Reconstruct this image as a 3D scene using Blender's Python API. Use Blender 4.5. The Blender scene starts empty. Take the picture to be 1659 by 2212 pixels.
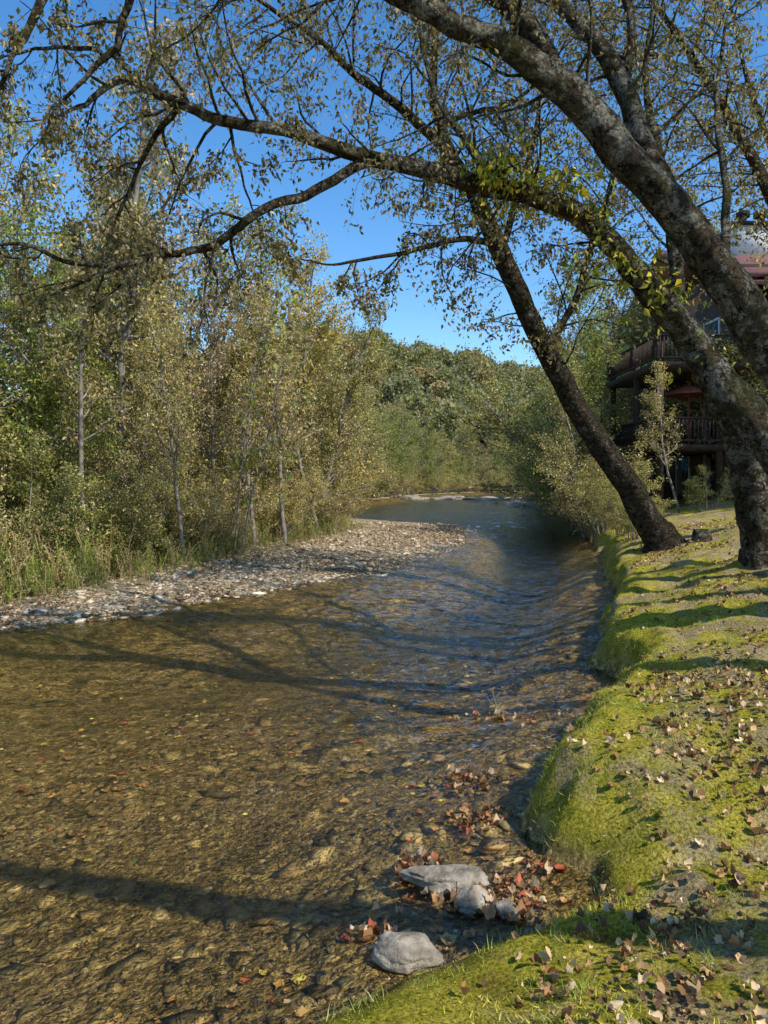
import bpy, bmesh, math, numpy as np
from mathutils import Vector
RNG=np.random.default_rng(7)
scene=bpy.context.scene
# ---------------------------------------------------------------- helpers
def link(o,parent=None):
    scene.collection.objects.link(o)
    if parent is not None: o.parent=parent
    return o
def mk(name,V,groups,mats,col=None,midx=None,smooth=False,parent=None,do_link=True):
    me=bpy.data.meshes.new(name)
    V=np.asarray(V,dtype=np.float32)
    me.vertices.add(len(V)); me.vertices.foreach_set('co',V.ravel())
    groups=[np.asarray(g,dtype=np.int32) for g in groups if len(g)]
    nl=sum(g.size for g in groups); nf=sum(len(g) for g in groups)
    me.loops.add(nl); me.polygons.add(nf)
    me.loops.foreach_set('vertex_index',np.concatenate([g.ravel() for g in groups]))
    tot=np.concatenate([np.full(len(g),g.shape[1],dtype=np.int32) for g in groups])
    st=np.concatenate([[0],np.cumsum(tot)[:-1]]).astype(np.int32)
    me.polygons.foreach_set('loop_start',st); me.polygons.foreach_set('loop_total',tot)
    for m in mats: me.materials.append(m)
    if midx is not None:
        me.polygons.foreach_set('material_index',np.concatenate([np.full(len(g),i,dtype=np.int32) for g,i in zip(groups,midx)]))
    if smooth is True:
        me.polygons.foreach_set('use_smooth',np.ones(nf,dtype=bool))
    elif isinstance(smooth,(list,tuple)):
        me.polygons.foreach_set('use_smooth',np.concatenate([np.full(len(g),s,dtype=bool) for g,s in zip(groups,smooth)]))
    if col is not None:
        a=me.color_attributes.new('Col','FLOAT_COLOR','POINT')
        c=np.ones((len(V),4),dtype=np.float32); c[:,:3]=col[:,:3]
        if col.shape[1]==4: c[:,3]=col[:,3]
        a.data.foreach_set('color',c.ravel())
    me.update(calc_edges=True); me.validate()
    if not do_link: return me
    return link(bpy.data.objects.new(name,me),parent)
def vn(x,y,s=0):
    xi=np.floor(x); yi=np.floor(y); fx=x-xi; fy=y-yi
    fx=fx*fx*(3-2*fx); fy=fy*fy*(3-2*fy)
    def h(i,j):
        t=np.sin(i*127.1+j*311.7+s*74.7)*43758.5453
        return t-np.floor(t)
    return (h(xi,yi)*(1-fx)+h(xi+1,yi)*fx)*(1-fy)+(h(xi,yi+1)*(1-fx)+h(xi+1,yi+1)*fx)*fy
def fbm(x,y,s=0,o=4):
    r=0;a=.5
    for i in range(o):
        r=r+a*(vn(x,y,s+i)-.5); x=x*2.03+1.7; y=y*2.03-3.1; a*=.5
    return r
def sm(t):
    t=np.clip(t,0,1); return t*t*(3-2*t)
# ---------------------------------------------------------------- materials
def newmat(name):
    m=bpy.data.materials.new(name); m.use_nodes=True
    nt=m.node_tree; nt.nodes.clear()
    out=nt.nodes.new('ShaderNodeOutputMaterial')
    return m,nt,out
def N(nt,t,**k):
    n=nt.nodes.new(t)
    for a,b in k.items(): setattr(n,a,b)
    return n
def noise(nt,scale,detail=4,rough=.55,vec=None,dist=0):
    n=N(nt,'ShaderNodeTexNoise'); n.inputs['Scale'].default_value=scale
    n.inputs['Detail'].default_value=detail; n.inputs['Roughness'].default_value=rough
    n.inputs['Distortion'].default_value=dist
    if vec is not None: nt.links.new(vec,n.inputs['Vector'])
    return n
def ramp(nt,fac,stops):
    r=N(nt,'ShaderNodeValToRGB'); cr=r.color_ramp
    while len(cr.elements)<len(stops): cr.elements.new(.5)
    for e,(p,c) in zip(cr.elements,stops):
        e.position=p; e.color=(c[0],c[1],c[2],1) if hasattr(c,'__len__') else (c,c,c,1)
    nt.links.new(fac,r.inputs['Fac']); return r
def mix(nt,fac,a,b,mode='MIX'):
    m=N(nt,'ShaderNodeMix',data_type='RGBA',blend_type=mode)
    for s,v in ((0,fac),(6,a),(7,b)):
        if hasattr(v,'links'): nt.links.new(v,m.inputs[s])
        elif s==0: m.inputs[0].default_value=v
        else: m.inputs[s].default_value=(v[0],v[1],v[2],1)
    return m.outputs[2]
def madd(nt,a,mul,b):
    n=N(nt,'ShaderNodeMath',operation='MULTIPLY_ADD'); nt.links.new(a,n.inputs[0]); n.inputs[1].default_value=mul
    if hasattr(b,'links'): nt.links.new(b,n.inputs[2])
    else: n.inputs[2].default_value=b
    return n.outputs[0]
def bump(nt,h,strength,dist=.02,normal=None):
    b=N(nt,'ShaderNodeBump'); b.inputs['Strength'].default_value=strength; b.inputs['Distance'].default_value=dist
    nt.links.new(h,b.inputs['Height'])
    if normal is not None: nt.links.new(normal,b.inputs['Normal'])
    return b.outputs[0]
def pbsdf(nt,out,col=None,rough=.8,nrm=None,spec=.3):
    p=N(nt,'ShaderNodeBsdfPrincipled'); p.inputs['Roughness'].default_value=rough
    p.inputs['Specular IOR Level'].default_value=spec
    if col is not None:
        if hasattr(col,'links'): nt.links.new(col,p.inputs['Base Color'])
        else: p.inputs['Base Color'].default_value=(*col,1)
    if nrm is not None: nt.links.new(nrm,p.inputs['Normal'])
    if out is not None: nt.links.new(p.outputs[0],out.inputs[0])
    return p
def leafmat(name,trans=.35,rough=.5,spec=.15):
    m,nt,out=newmat(name)
    a=N(nt,'ShaderNodeAttribute',attribute_name='Col')
    p=pbsdf(nt,None,a.outputs['Color'],rough,spec=spec)
    t=N(nt,'ShaderNodeBsdfTranslucent')
    tc=mix(nt,1.0,a.outputs['Color'],(1.5,1.4,.6),'MULTIPLY'); nt.links.new(tc,t.inputs['Color'])
    ms=N(nt,'ShaderNodeMixShader'); ms.inputs[0].default_value=trans
    nt.links.new(p.outputs[0],ms.inputs[1]); nt.links.new(t.outputs[0],ms.inputs[2]); nt.links.new(ms.outputs[0],out.inputs[0])
    return m
M_leaf=leafmat('foliage',.3); M_dry=leafmat('dry_leaf',.08,.75,.05); M_grass=leafmat('grass_blade',.28,.6,.1)
def simple(name,stops,scale=8,rough=.85,bs=.4,bd=.02,detail=5,bscale=None,stretch=None):
    m,nt,out=newmat(name)
    tc=N(nt,'ShaderNodeTexCoord'); v=tc.outputs['Object']
    if stretch:
        mp=N(nt,'ShaderNodeMapping'); mp.inputs['Scale'].default_value=stretch; nt.links.new(v,mp.inputs[0]); v=mp.outputs[0]
    n=noise(nt,scale,detail,.6,v); r=ramp(nt,n.outputs[0],stops)
    n2=noise(nt,bscale or scale*3,6,.65,v)
    pbsdf(nt,out,r.outputs[0],rough,bump(nt,n2.outputs[0],bs,bd),.15); return m
def barkmat(name,base,dark,lich,lthr):
    m,nt,out=newmat(name)
    tc=N(nt,'ShaderNodeTexCoord'); v=tc.outputs['Object']
    n=noise(nt,12,9,.78,v,.8); c=ramp(nt,n.outputs[0],[(.42,dark),(.56,base)])
    l=noise(nt,4.5,12,.85,v,.3); lf=ramp(nt,l.outputs[0],[(lthr,0),(lthr+.015,1)])
    lv=noise(nt,34,4,.7,v); lc=ramp(nt,lv.outputs[0],[(.38,[q*.3 for q in lich]),(.58,[q*1.25 for q in lich])])
    col=mix(nt,lf.outputs[0],c.outputs[0],lc.outputs[0])
    mo=noise(nt,2.2,5,.6,v); mf=ramp(nt,mo.outputs[0],[(.54,0),(.62,.7)])
    col=mix(nt,mf.outputs[0],col,(.07,.07,.018))
    vo=N(nt,'ShaderNodeTexVoronoi'); vo.inputs['Scale'].default_value=20; nt.links.new(v,vo.inputs['Vector'])
    nb=noise(nt,18,9,.8,v,.5)
    h=madd(nt,nb.outputs[0],2.5,vo.outputs['Distance'])
    pbsdf(nt,out,col,.95,bump(nt,h,1.0,.12),.05); return m
M_bark=barkmat('bark_lichen',(.17,.13,.08),(.02,.015,.01),(.42,.39,.30),.515)
M_bark2=barkmat('bark_plain',(.13,.10,.066),(.018,.014,.01),(.32,.29,.22),.555)
M_barkfar=simple('bark_far',[(.35,(.10,.085,.065)),(.65,(.34,.30,.24))],5)
M_rock=simple('river_rock',[(.35,(.16,.13,.09)),(.5,(.32,.265,.19)),(.65,(.52,.45,.34))],9,.9,1.0,.03,9,22)
def attrmat(name,rough=.85,bs=.5,bscale=30,spec=.1):
    m,nt,out=newmat(name)
    a=N(nt,'ShaderNodeAttribute',attribute_name='Col')
    tc=N(nt,'ShaderNodeTexCoord'); n=noise(nt,bscale,6,.65,tc.outputs['Object'])
    r=ramp(nt,n.outputs[0],[(.3,.45),(.7,1.35)])
    c=mix(nt,1.0,a.outputs['Color'],r.outputs[0],'MULTIPLY')
    pbsdf(nt,out,c,rough,bump(nt,n.outputs[0],bs,.01),spec); return m
M_peb=attrmat('pebble')
# ---------------------------------------------------------------- river layout (metres; camera stands on the right bank at x=0,y=0)
RB=np.array([(-3.5,-30),(-1.8,-5),(-1.3,0),(-.75,2),(-.50,2.73),(-.30,3.0),(.05,3.25),(.5,3.5),(.88,3.68),(1.15,3.88),(1.16,4.1),(.98,4.32),(.9,4.65),(1.0,5.05),(1.25,5.6),(1.68,6.3),(2.05,6.95),(2.42,7.5),(2.5,7.95),(2.45,8.6),(2.8,9.5),(3.1,10.4),(3.7,12),(4.4,14),(5.0,17),(6.0,20),(7.9,28),(10.2,39),(16,70),(21,100),(31,125),(52,145),(95,157),(500,170)],dtype=float)
LB=np.array([(-14,-30),(-12,2),(-8,8),(-6.2,9.8),(-5.6,10.8),(-5.0,11.4),(-4.1,11.9),(-3.5,13),(-2.4,14.1),(-.8,16.6),(0.1,17.7),(1.8,22),(3.0,27),(4.1,35),(3.2,38),(.5,41),(-5,48),(-6.5,58),(-3.5,75),(1.3,98),(8,125),(20,150),(40,170),(90,186),(500,205)],dtype=float)
VG=np.array([(-16,-30),(-14,2),(-9.2,8),(-8,10),(-6.6,12.6),(-5.3,15),(-3.9,20),(-1.9,27),(-1.3,33),(-3.6,38),(-9,46),(-9.5,60),(-6,75),(-.5,98),(6.5,125),(18.5,151),(39,172),(88,188),(500,207)],dtype=float)
def xat(P,y): return np.interp(y,P[:,1],P[:,0])
def pdist(x,y,P):
    d=np.full(x.shape,1e9)
    for (ax,ay),(bx,by) in zip(P[:-1],P[1:]):
        ex,ey=bx-ax,by-ay; L=ex*ex+ey*ey
        t=np.clip(((x-ax)*ex+(y-ay)*ey)/L,0,1)
        d=np.minimum(d,np.hypot(x-ax-t*ex,y-ay-t*ey))
    return d
def sd(x,y):
    dR=pdist(x,y,RB)*np.where((x>xat(RB,y))&~(y>170),1,-1)
    dL=pdist(x,y,LB)*np.where((x<xat(LB,y))|(y>205),1,-1)
    dV=pdist(x,y,VG)*np.where((x<xat(VG,y))|(y>207),1,-1)
    return dR,dL,dV
def H(x,y,full=False):
    x=np.asarray(x,float); y=np.asarray(y,float)
    dR,dL,dV=sd(x,y)
    dRw=dR+np.interp(y,[3,4.5,12,40],[.04,.14,.28,.3])*fbm(x*2.2,y*2.2,3)*2
    h=np.interp(y,[-5,2,3.3,3.8,4.1,4.4,5,7,20,60],[.3,.10,.10,.12,.28,.38,.42,.46,.5,.6])
    w=np.interp(y,[3.3,4.0,5.5,8,30],[.35,.5,.42,.24,.5])
    t=np.clip(dRw/w,0,1)
    s=np.interp(y,[-5,3,6,10,16,40,100],[.22,.17,.17,.24,.28,.2,.08])
    d=np.maximum(dRw,0)
    right=h*(1-(1-t)**2.2)+s*8*(1-np.exp(-d/8))+ (.34*fbm(x*.9,y*.9,11,3)+.18*fbm(x*2.7,y*2.7,12,4))*np.clip(d*3,0,1)
    d2=np.maximum(dL,0)
    left=.045*np.minimum(d2,7)+.02*np.clip(d2-7,0,60)+.12*fbm(x*1.1,y*1.1,21,4)*np.clip(d2,0,1)+.04*fbm(x*6,y*6,22,3)*np.clip(d2*2,0,1)
    dep=np.minimum(-dR,-dL)
    depd=np.minimum(-dR-np.interp(y,[5,10],[.6,.05]),-dL-np.interp(y,[12,25],[1.6,.4]))
    deep=np.interp(y,[6,11,25],[.05,.28,.6])
    bed=-.22*sm(dep/1.6)-deep*sm(depd/1.8)+.06*fbm(x*2.2,y*2.2,31,4)*sm(dep*3)-.01
    z=np.where(dRw>0,right,np.where(dL>0,left,bed))
    away=sm((np.maximum(dR,dL)-4)/40)
    z=z+away*((y>120)*(47*np.exp(-((x+20)/112)**2)*np.exp(-((y-320)/80)**2)+24*np.exp(-((x-210)/90)**2-((y-300)/100)**2))
              +.03*np.clip(np.hypot(x,y)-120,0,400))
    if full: return z,dRw,dL,dV
    return z
def spaced(lo,hi,c0,c1,fine,g):
    a=list(np.arange(c0,c1,fine)); s=fine
    r=[a[-1]]
    while r[-1]<hi: s*=g; r.append(r[-1]+s)
    l=[a[0]]; s=fine
    while l[-1]>lo: s*=g; l.append(l[-1]-s)
    return np.array(l[:0:-1]+a+r[1:])
def gridfaces(nx,ny):
    idx=np.arange(nx*ny).reshape(ny,nx)
    return np.stack([idx[:-1,:-1],idx[:-1,1:],idx[1:,1:],idx[1:,:-1]],-1).reshape(-1,4)
xs=spaced(-900,900,-1.0,4.2,.035,1.035); ys=spaced(-300,1500,2.2,9.0,.035,1.02)
X,Y=np.meshgrid(xs,ys)
Z,gR,gL,gV=H(X,Y,True)
nx,ny=len(xs),len(ys)
col=np.zeros((nx*ny,4),np.float32)
col[:,0]=(sm(gR/.12)).ravel()
col[:,1]=(sm(gL/.15)*(1-sm(gV/.6))).ravel()
col[:,2]=np.maximum(sm(gV/.6),sm((Y-60)/20)*(gR>0)).ravel()
col[:,3]=np.exp(-np.maximum(gR,0)/.8).ravel()
m,nt,out=newmat('terrain')
a=N(nt,'ShaderNodeAttribute',attribute_name='Col'); sp=N(nt,'ShaderNodeSeparateColor'); nt.links.new(a.outputs['Color'],sp.inputs[0])
tc=N(nt,'ShaderNodeTexCoord'); v=tc.outputs['Object']
sx=N(nt,'ShaderNodeSeparateXYZ'); g=N(nt,'ShaderNodeNewGeometry'); nt.links.new(g.outputs['Position'],sx.inputs[0])
vo=N(nt,'ShaderNodeTexVoronoi'); vo.inputs['Scale'].default_value=13; vo.inputs['Randomness'].default_value=1
nd=noise(nt,3,4,.6,v)
dv=N(nt,'ShaderNodeVectorMath',operation='ADD'); sc=N(nt,'ShaderNodeVectorMath',operation='SCALE'); sc.inputs['Scale'].default_value=.4
nt.links.new(nd.outputs['Color'],sc.inputs[0]); nt.links.new(sc.outputs[0],dv.inputs[0]); nt.links.new(v,dv.inputs[1]); nt.links.new(dv.outputs[0],vo.inputs['Vector'])
big=noise(nt,.7,4,.6,v)
bedc=ramp(nt,big.outputs[0],[(.35,(.52,.38,.14)),(.5,(.68,.47,.18)),(.65,(.70,.50,.23))])
vc=N(nt,'ShaderNodeSeparateColor'); nt.links.new(vo.outputs['Color'],vc.inputs[0])
vr=ramp(nt,vc.outputs[0],[(0,.45),(1,1.2)])
bedcol=mix(nt,1.0,bedc.outputs[0],vr.outputs[0],'MULTIPLY')
fine=noise(nt,22,10,.92,v,.6); fr=ramp(nt,fine.outputs[0],[(.40,.10),(.5,.8),(.58,2.2)])
bedcol=mix(nt,1.0,bedcol,fr.outputs[0],'MULTIPLY')
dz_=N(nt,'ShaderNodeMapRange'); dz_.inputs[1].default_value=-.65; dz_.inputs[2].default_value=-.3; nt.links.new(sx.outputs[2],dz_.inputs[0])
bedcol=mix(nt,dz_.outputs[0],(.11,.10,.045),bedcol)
n1=noise(nt,1.5,7,.7,v); n2=noise(nt,55,7,.75,v); n3=noise(nt,5,6,.65,v)
mossc=ramp(nt,n3.outputs[0],[(.34,(.28,.28,.028)),(.5,(.55,.47,.05)),(.64,(.74,.58,.10))])
mm=ramp(nt,n2.outputs[0],[(.38,.28),(.62,1.5)]); mossc=mix(nt,1.0,mossc.outputs[0],mm.outputs[0],'MULTIPLY')
dirt=ramp(nt,n3.outputs[0],[(.3,(.36,.26,.13)),(.7,(.66,.5,.3))]); dirt=mix(nt,1.0,dirt.outputs[0],mm.outputs[0],'MULTIPLY')
ad=madd(nt,n2.outputs[0],.3,n1.outputs[0]); ad=madd(nt,a.outputs['Alpha'],-.14,ad)
mf=ramp(nt,ad,[(.59,0),(.69,.92)])
bank=mix(nt,mf.outputs[0],mossc,dirt)
zz_=madd(nt,n3.outputs[0],-.2,sx.outputs[2])
zr=N(nt,'ShaderNodeMapRange'); zr.inputs[1].default_value=-.05; zr.inputs[2].default_value=.03; nt.links.new(zz_,zr.inputs[0])
bank=mix(nt,zr.outputs[0],(.045,.03,.016),bank)
gv=N(nt,'ShaderNodeTexVoronoi'); gv.inputs['Scale'].default_value=16; nt.links.new(v,gv.inputs['Vector'])
gs=N(nt,'ShaderNodeSeparateColor'); nt.links.new(gv.outputs['Color'],gs.inputs[0])
grav=ramp(nt,gs.outputs[0],[(0,(.2,.15,.085)),(.5,(.44,.34,.21)),(1,(.66,.53,.34))]); grav=mix(nt,1.0,grav.outputs[0],mm.outputs[0],'MULTIPLY')
soil=ramp(nt,n3.outputs[0],[(.3,(.05,.045,.02)),(.7,(.14,.13,.05))])
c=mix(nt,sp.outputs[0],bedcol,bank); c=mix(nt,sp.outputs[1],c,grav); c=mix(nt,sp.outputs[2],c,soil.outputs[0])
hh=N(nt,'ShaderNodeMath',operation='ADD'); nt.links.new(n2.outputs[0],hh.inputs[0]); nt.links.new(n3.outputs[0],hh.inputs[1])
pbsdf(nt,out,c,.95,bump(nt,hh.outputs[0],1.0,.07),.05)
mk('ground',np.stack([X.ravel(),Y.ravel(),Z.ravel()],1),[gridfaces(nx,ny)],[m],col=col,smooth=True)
# ---------------------------------------------------------------- water: real ripples in the mesh
m,nt,out=newmat('river_water')
tc=N(nt,'ShaderNodeTexCoord'); v=tc.outputs['Object']
a2=noise(nt,14,3,.6,v,1.2)
nb=bump(nt,a2.outputs[0],.6,.035)
fr=N(nt,'ShaderNodeFresnel'); fr.inputs['IOR'].default_value=1.38; nt.links.new(nb,fr.inputs['Normal'])
gl=N(nt,'ShaderNodeBsdfGlossy'); gl.inputs['Roughness'].default_value=.02; nt.links.new(nb,gl.inputs['Normal'])
tr=N(nt,'ShaderNodeBsdfTransparent'); tr.inputs['Color'].default_value=(.99,.96,.82,1)
ms=N(nt,'ShaderNodeMixShader'); nt.links.new(fr.outputs[0],ms.inputs[0]); nt.links.new(tr.outputs[0],ms.inputs[1]); nt.links.new(gl.outputs[0],ms.inputs[2]); nt.links.new(ms.outputs[0],out.inputs[0])
wx=spaced(-60,520,-6,7,.035,1.06); wy=spaced(-60,260,2.4,24,.035,1.018)
WX,WY=np.meshgrid(wx,wy)
ca,sa=math.cos(.3),math.sin(.3)
U=WX*ca-WY*sa; Vv=WX*sa+WY*ca
wav=0
wd=vn(U*.35+fbm(U*.4,Vv*.4,61)*2,Vv*.22,62)
wamp=.6+1.0*sm((wd-.35)/.3)
warp=fbm(U*1.1,Vv*1.1,63)*1.8
for (f,am,s) in ((1.0,.018,1),(2.1,.018,2),(4.2,.014,3),(7.6,.008,4)):
    rr=vn(U*f*.7+warp,Vv*f*1.35+warp,70+s)
    wav=wav+am*(1-2*np.abs(rr-.5))*1.2
fade=np.interp(WY,[60,120],[1,.5])
WZ=(wav-.028)*wamp*fade*1.3*np.interp(WY,[3,6,10],[.4,.75,1.15])
mk('river_water',np.stack([WX.ravel(),WY.ravel(),WZ.ravel()],1),[gridfaces(len(wx),len(wy))],[m],smooth=True)
# ---------------------------------------------------------------- scatter tools
def rots(n,tilt,rng=RNG):
    yaw=rng.uniform(0,2*np.pi,n); tx=rng.normal(0,tilt,n); ty=rng.normal(0,tilt,n)
    cz,sz=np.cos(yaw),np.sin(yaw); cx,sx_=np.cos(tx),np.sin(tx); cy,sy=np.cos(ty),np.sin(ty)
    O=np.zeros(n);I=np.ones(n)
    Rz=np.stack([np.stack([cz,-sz,O],1),np.stack([sz,cz,O],1),np.stack([O,O,I],1)],1)
    Rx=np.stack([np.stack([I,O,O],1),np.stack([O,cx,-sx_],1),np.stack([O,sx_,cx],1)],1)
    Ry=np.stack([np.stack([cy,O,sy],1),np.stack([O,I,O],1),np.stack([-sy,O,cy],1)],1)
    return Rx@Ry@Rz
def scat(TV,TF,pos,R,scale,cols):
    TV=np.asarray(TV,float); n=len(pos); k=len(TV)
    scale=np.asarray(scale,float)
    if scale.ndim==1: scale=scale[:,None]*np.ones((1,3))
    V=np.einsum('nij,nvj->nvi',R,TV[None]*scale[:,None,:])+pos[:,None,:]
    Fs=np.asarray(TF)[None]+(np.arange(n)*k)[:,None,None]
    return V.reshape(-1,3),Fs.reshape(-1,Fs.shape[-1]),np.repeat(cols,k,axis=0)
def join(parts):
    V=[];F=[];C=[];o=0
    for v,f,c in parts: V.append(v);F.append(f+o);C.append(c);o+=len(v)
    return np.concatenate(V),np.concatenate(F),np.concatenate(C)
def pal(n,cols,jit=.25,w=None,rng=RNG):
    cols=np.array(cols,float); i=rng.choice(len(cols),n,p=None if w is None else np.array(w)/sum(w))
    return cols[i]*(1+rng.uniform(-jit,jit,(n,1)))
ico=bmesh.new(); bmesh.ops.create_icosphere(ico,subdivisions=1,radius=1); ico.verts.ensure_lookup_table()
IV=np.array([v.co[:] for v in ico.verts]); IF=np.array([[v.index for v in f.verts] for f in ico.faces]); ico.free()
ico=bmesh.new(); bmesh.ops.create_icosphere(ico,subdivisions=5,radius=1)
IV4=np.array([v.co[:] for v in ico.verts]); IF4=np.array([[v.index for v in f.verts] for f in ico.faces]); ico.free()
def pebtemplate(s):
    r=np.random.default_rng(s); return IV*(1+r.uniform(-.35,.35,(len(IV),1)))
def region(n,x0,x1,y0,y1,test,rng=RNG,ypow=1.0):
    xs=[];ys=[];c=0
    while c<n:
        x=rng.uniform(x0,x1,n*2); y=y0+(y1-y0)*rng.uniform(0,1,n*2)**ypow
        k=test(x,y,*sd(x,y)); xs.append(x[k]);ys.append(y[k]);c+=k.sum()
        if len(xs)>60: break
    return np.concatenate(xs)[:n],np.concatenate(ys)[:n]
parts=[]
for s in range(4):
    x,y=region(7500,-9,4.5,9.5,38,lambda x,y,r,l,v:(l>-.5+.7*vn(x*1.6,y*1.6,44))&(v<.8),ypow=1.5)
    sz=RNG.lognormal(-3.85,.6,len(x)).clip(.01,.12)
    scl=np.stack([sz*1.4,sz,sz*.35],1)
    parts.append(scat(pebtemplate(s),IF,np.stack([x,y,H(x,y)+sz*.05],1),rots(len(x),.2),scl,pal(len(x),[(.54,.42,.27),(.38,.28,.16),(.68,.56,.39),(.2,.14,.08),(.44,.31,.18)])))
V,Fc,C=join(parts); mk('gravel_bar_pebbles',V,[Fc],[M_peb],col=C)
parts=[]
for s in range(3):
    x,y=region(900,-6,4,2.6,12,lambda x,y,r,l,v:(l<-.1)&(r<-.12)&(vn(x*.9,y*.9,33)>RNG.uniform(.2,.9,x.shape)),ypow=1.5)
    sz=RNG.lognormal(-3.6,.6,len(x)).clip(.01,.1)
    parts.append(scat(pebtemplate(10+s),IF,np.stack([x,y,H(x,y)-sz*.08],1),rots(len(x),.15),np.stack([sz*1.6,sz,sz*.32],1),pal(len(x),[(.44,.32,.13),(.32,.24,.1),(.56,.41,.18),(.16,.12,.05),(.38,.25,.1)])))
V,Fc,C=join(parts); mk('river_bed_stones',V,[Fc],[M_peb],col=C,smooth=True)
def leaftemplate(lobes,curl,seed,depth=.3):
    r=np.random.default_rng(seed); n=20; pts=[(0,0,0)]
    for ring in (.5,1):
        for i in range(n):
            a=2*np.pi*i/n
            rad=(1-depth*(ring>.9)*abs(np.sin(a*lobes/2))**.7)*(.72+.28*np.cos(a))*ring*(1+r.normal(0,.07))
            x=rad*np.cos(a); y=rad*np.sin(a)*.85
            z=curl*(y*y*1.3+.5*x*x)+r.normal(0,.06)*ring+.15*np.sin(a*3+seed)*ring*abs(curl)
            pts.append((x*.5,y*.5,z*.5))
    T=[]
    for i in range(n):
        j=(i+1)%n
        T+= [(0,1+i,1+j),(1+i,1+n+i,1+n+j),(1+i,1+n+j,1+j)]
    return np.array(pts),np.array(T)
LT=[leaftemplate(5,1.1,1),leaftemplate(3,-1.3,2),leaftemplate(3,1.8,3,.2),leaftemplate(0,1.5,4),leaftemplate(5,.4,5)]
DRY=[(.36,.21,.10),(.52,.34,.17),(.20,.11,.05),(.66,.48,.28),(.34,.17,.07),(.12,.07,.04)]
parts=[]
def bankleaf(x,y,r,l,v):
    q=vn(x*1.0,y*1.0,5)*.6+.5*vn(x*3.5,y*3.5,6)+np.clip(r*.07,0,.25)
    return (r>.25)&(q>RNG.uniform(.5,.95,x.shape))
for k,(tv,tf) in enumerate(LT):
    n=2800
    x,y=region(n,-1,10,1.8,20,bankleaf,ypow=1.5)
    sz=RNG.uniform(.025,.065,len(x))*np.interp(y,[2,8,20],[1,1.1,1.5])
    parts.append(scat(tv,tf,np.stack([x,y,H(x,y)+.006+sz*.1],1),rots(len(x),.5),sz,pal(len(x),DRY,.3)))
for (cx,cy,sx_,sy_,n) in [(1.15,2.75,.22,.2,110),(1.9,4.3,.35,.5,200),(1.35,3.35,.3,.18,120),(2.4,5.2,.3,.6,220),(.75,2.6,.2,.2,35),(.95,3.05,.35,.1,50),(2.9,6.3,.4,.6,180)]:
    for q in range(3):
        tv,tf=LT[RNG.integers(5)]; n_=n//3
        x=RNG.normal(cx,sx_,n_);y=RNG.normal(cy,sy_,n_)
        parts.append(scat(tv,tf,np.stack([x,y,np.maximum(H(x,y),0)+.015+RNG.uniform(0,.02,n_)],1),rots(n_,.6),RNG.uniform(.03,.08,n_),pal(n_,DRY,.3)))
V,Fc,C=join(parts); mk('fallen_leaves',V,[Fc],[M_dry],col=C,smooth=True)
parts=[]
for tv,tf in LT[:3]:
    x,y=region(1300,-8,4,10,34,lambda x,y,r,l,v:(l>-.1)&(v<1.2)&(vn(x*1.2,y*1.2,51)>RNG.uniform(.3,.9,x.shape)),ypow=1.4)
    parts.append(scat(tv,tf,np.stack([x,y,H(x,y)+.04],1),rots(len(x),.5),RNG.uniform(.05,.1,len(x)),pal(len(x),[(.24,.14,.07),(.32,.2,.11),(.16,.09,.05),(.4,.28,.17)],.3)))
V,Fc,C=join(parts); mk('gravel_bar_leaf_litter',V,[Fc],[M_dry],col=C,smooth=True)
parts=[]
for k,(tv,tf) in enumerate(LT):
    x,y=region(130,-4.5,3,2.7,9,lambda x,y,r,l,v:(l<-.3)&(r<-.06)&(vn(x*.8,y*.8,9)+.7*np.exp(r/1.2)>.62),ypow=1.3)
    n=len(x)
    parts.append(scat(tv*np.array([1,1,.35]),tf,np.stack([x,y,H(x,y)+.015],1),rots(n,.12),RNG.uniform(.035,.12,n),pal(n,[(.48,.13,.06),(.6,.33,.1),(.62,.48,.1),(.46,.25,.1),(.42,.29,.12)],.3,[1.3,3,1.2,3,4])))
V,Fc,C=join(parts); mk('sunken_leaves',V,[Fc],[M_dry],col=C,smooth=True)
x,y=region(70,-4,2.5,2.9,12,lambda x,y,r,l,v:(l<-.2)&(r<-.05)); n=len(x)
p1=scat(LT[4][0]*np.array([1,1,.4]),LT[4][1],np.stack([x,y,np.full(n,.014)],1),rots(n,.03),RNG.uniform(.03,.07,n),pal(n,[(.65,.55,.1),(.5,.35,.12),(.4,.25,.13)],.2))
ps=[p1]
for (cx,cy,a,b,n) in [(.66,5.45,.1,.1,60),(.60,4.8,.1,.08,54),(.35,3.93,.2,.06,45),(.72,4.0,.09,.08,45),(-.05,3.62,.08,.07,30),(.55,3.78,.12,.05,36),(1.2,6.9,.3,.05,40),(.22,4.22,.08,.05,30),(.85,4.2,.06,.06,24)]:
    for q in range(3):
        tv,tf=LT[[0,1,3][RNG.integers(3)]]; m_=n//3
        x=RNG.normal(cx,a,m_);y=RNG.normal(cy,b,m_)
        ps.append(scat(tv,tf,np.stack([x,y,np.maximum(H(x,y),RNG.uniform(-.06,.02,m_))+.01],1),rots(m_,.25),RNG.uniform(.045,.11,m_),pal(m_,[(.36,.18,.08),(.46,.29,.15),(.42,.13,.06),(.2,.12,.06),(.54,.39,.24)],.3,[3,3,2,2.5,2])))
V,Fc,C=join(ps); mk('floating_leaves',V,[Fc],[M_dry],col=C,smooth=True)
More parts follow.
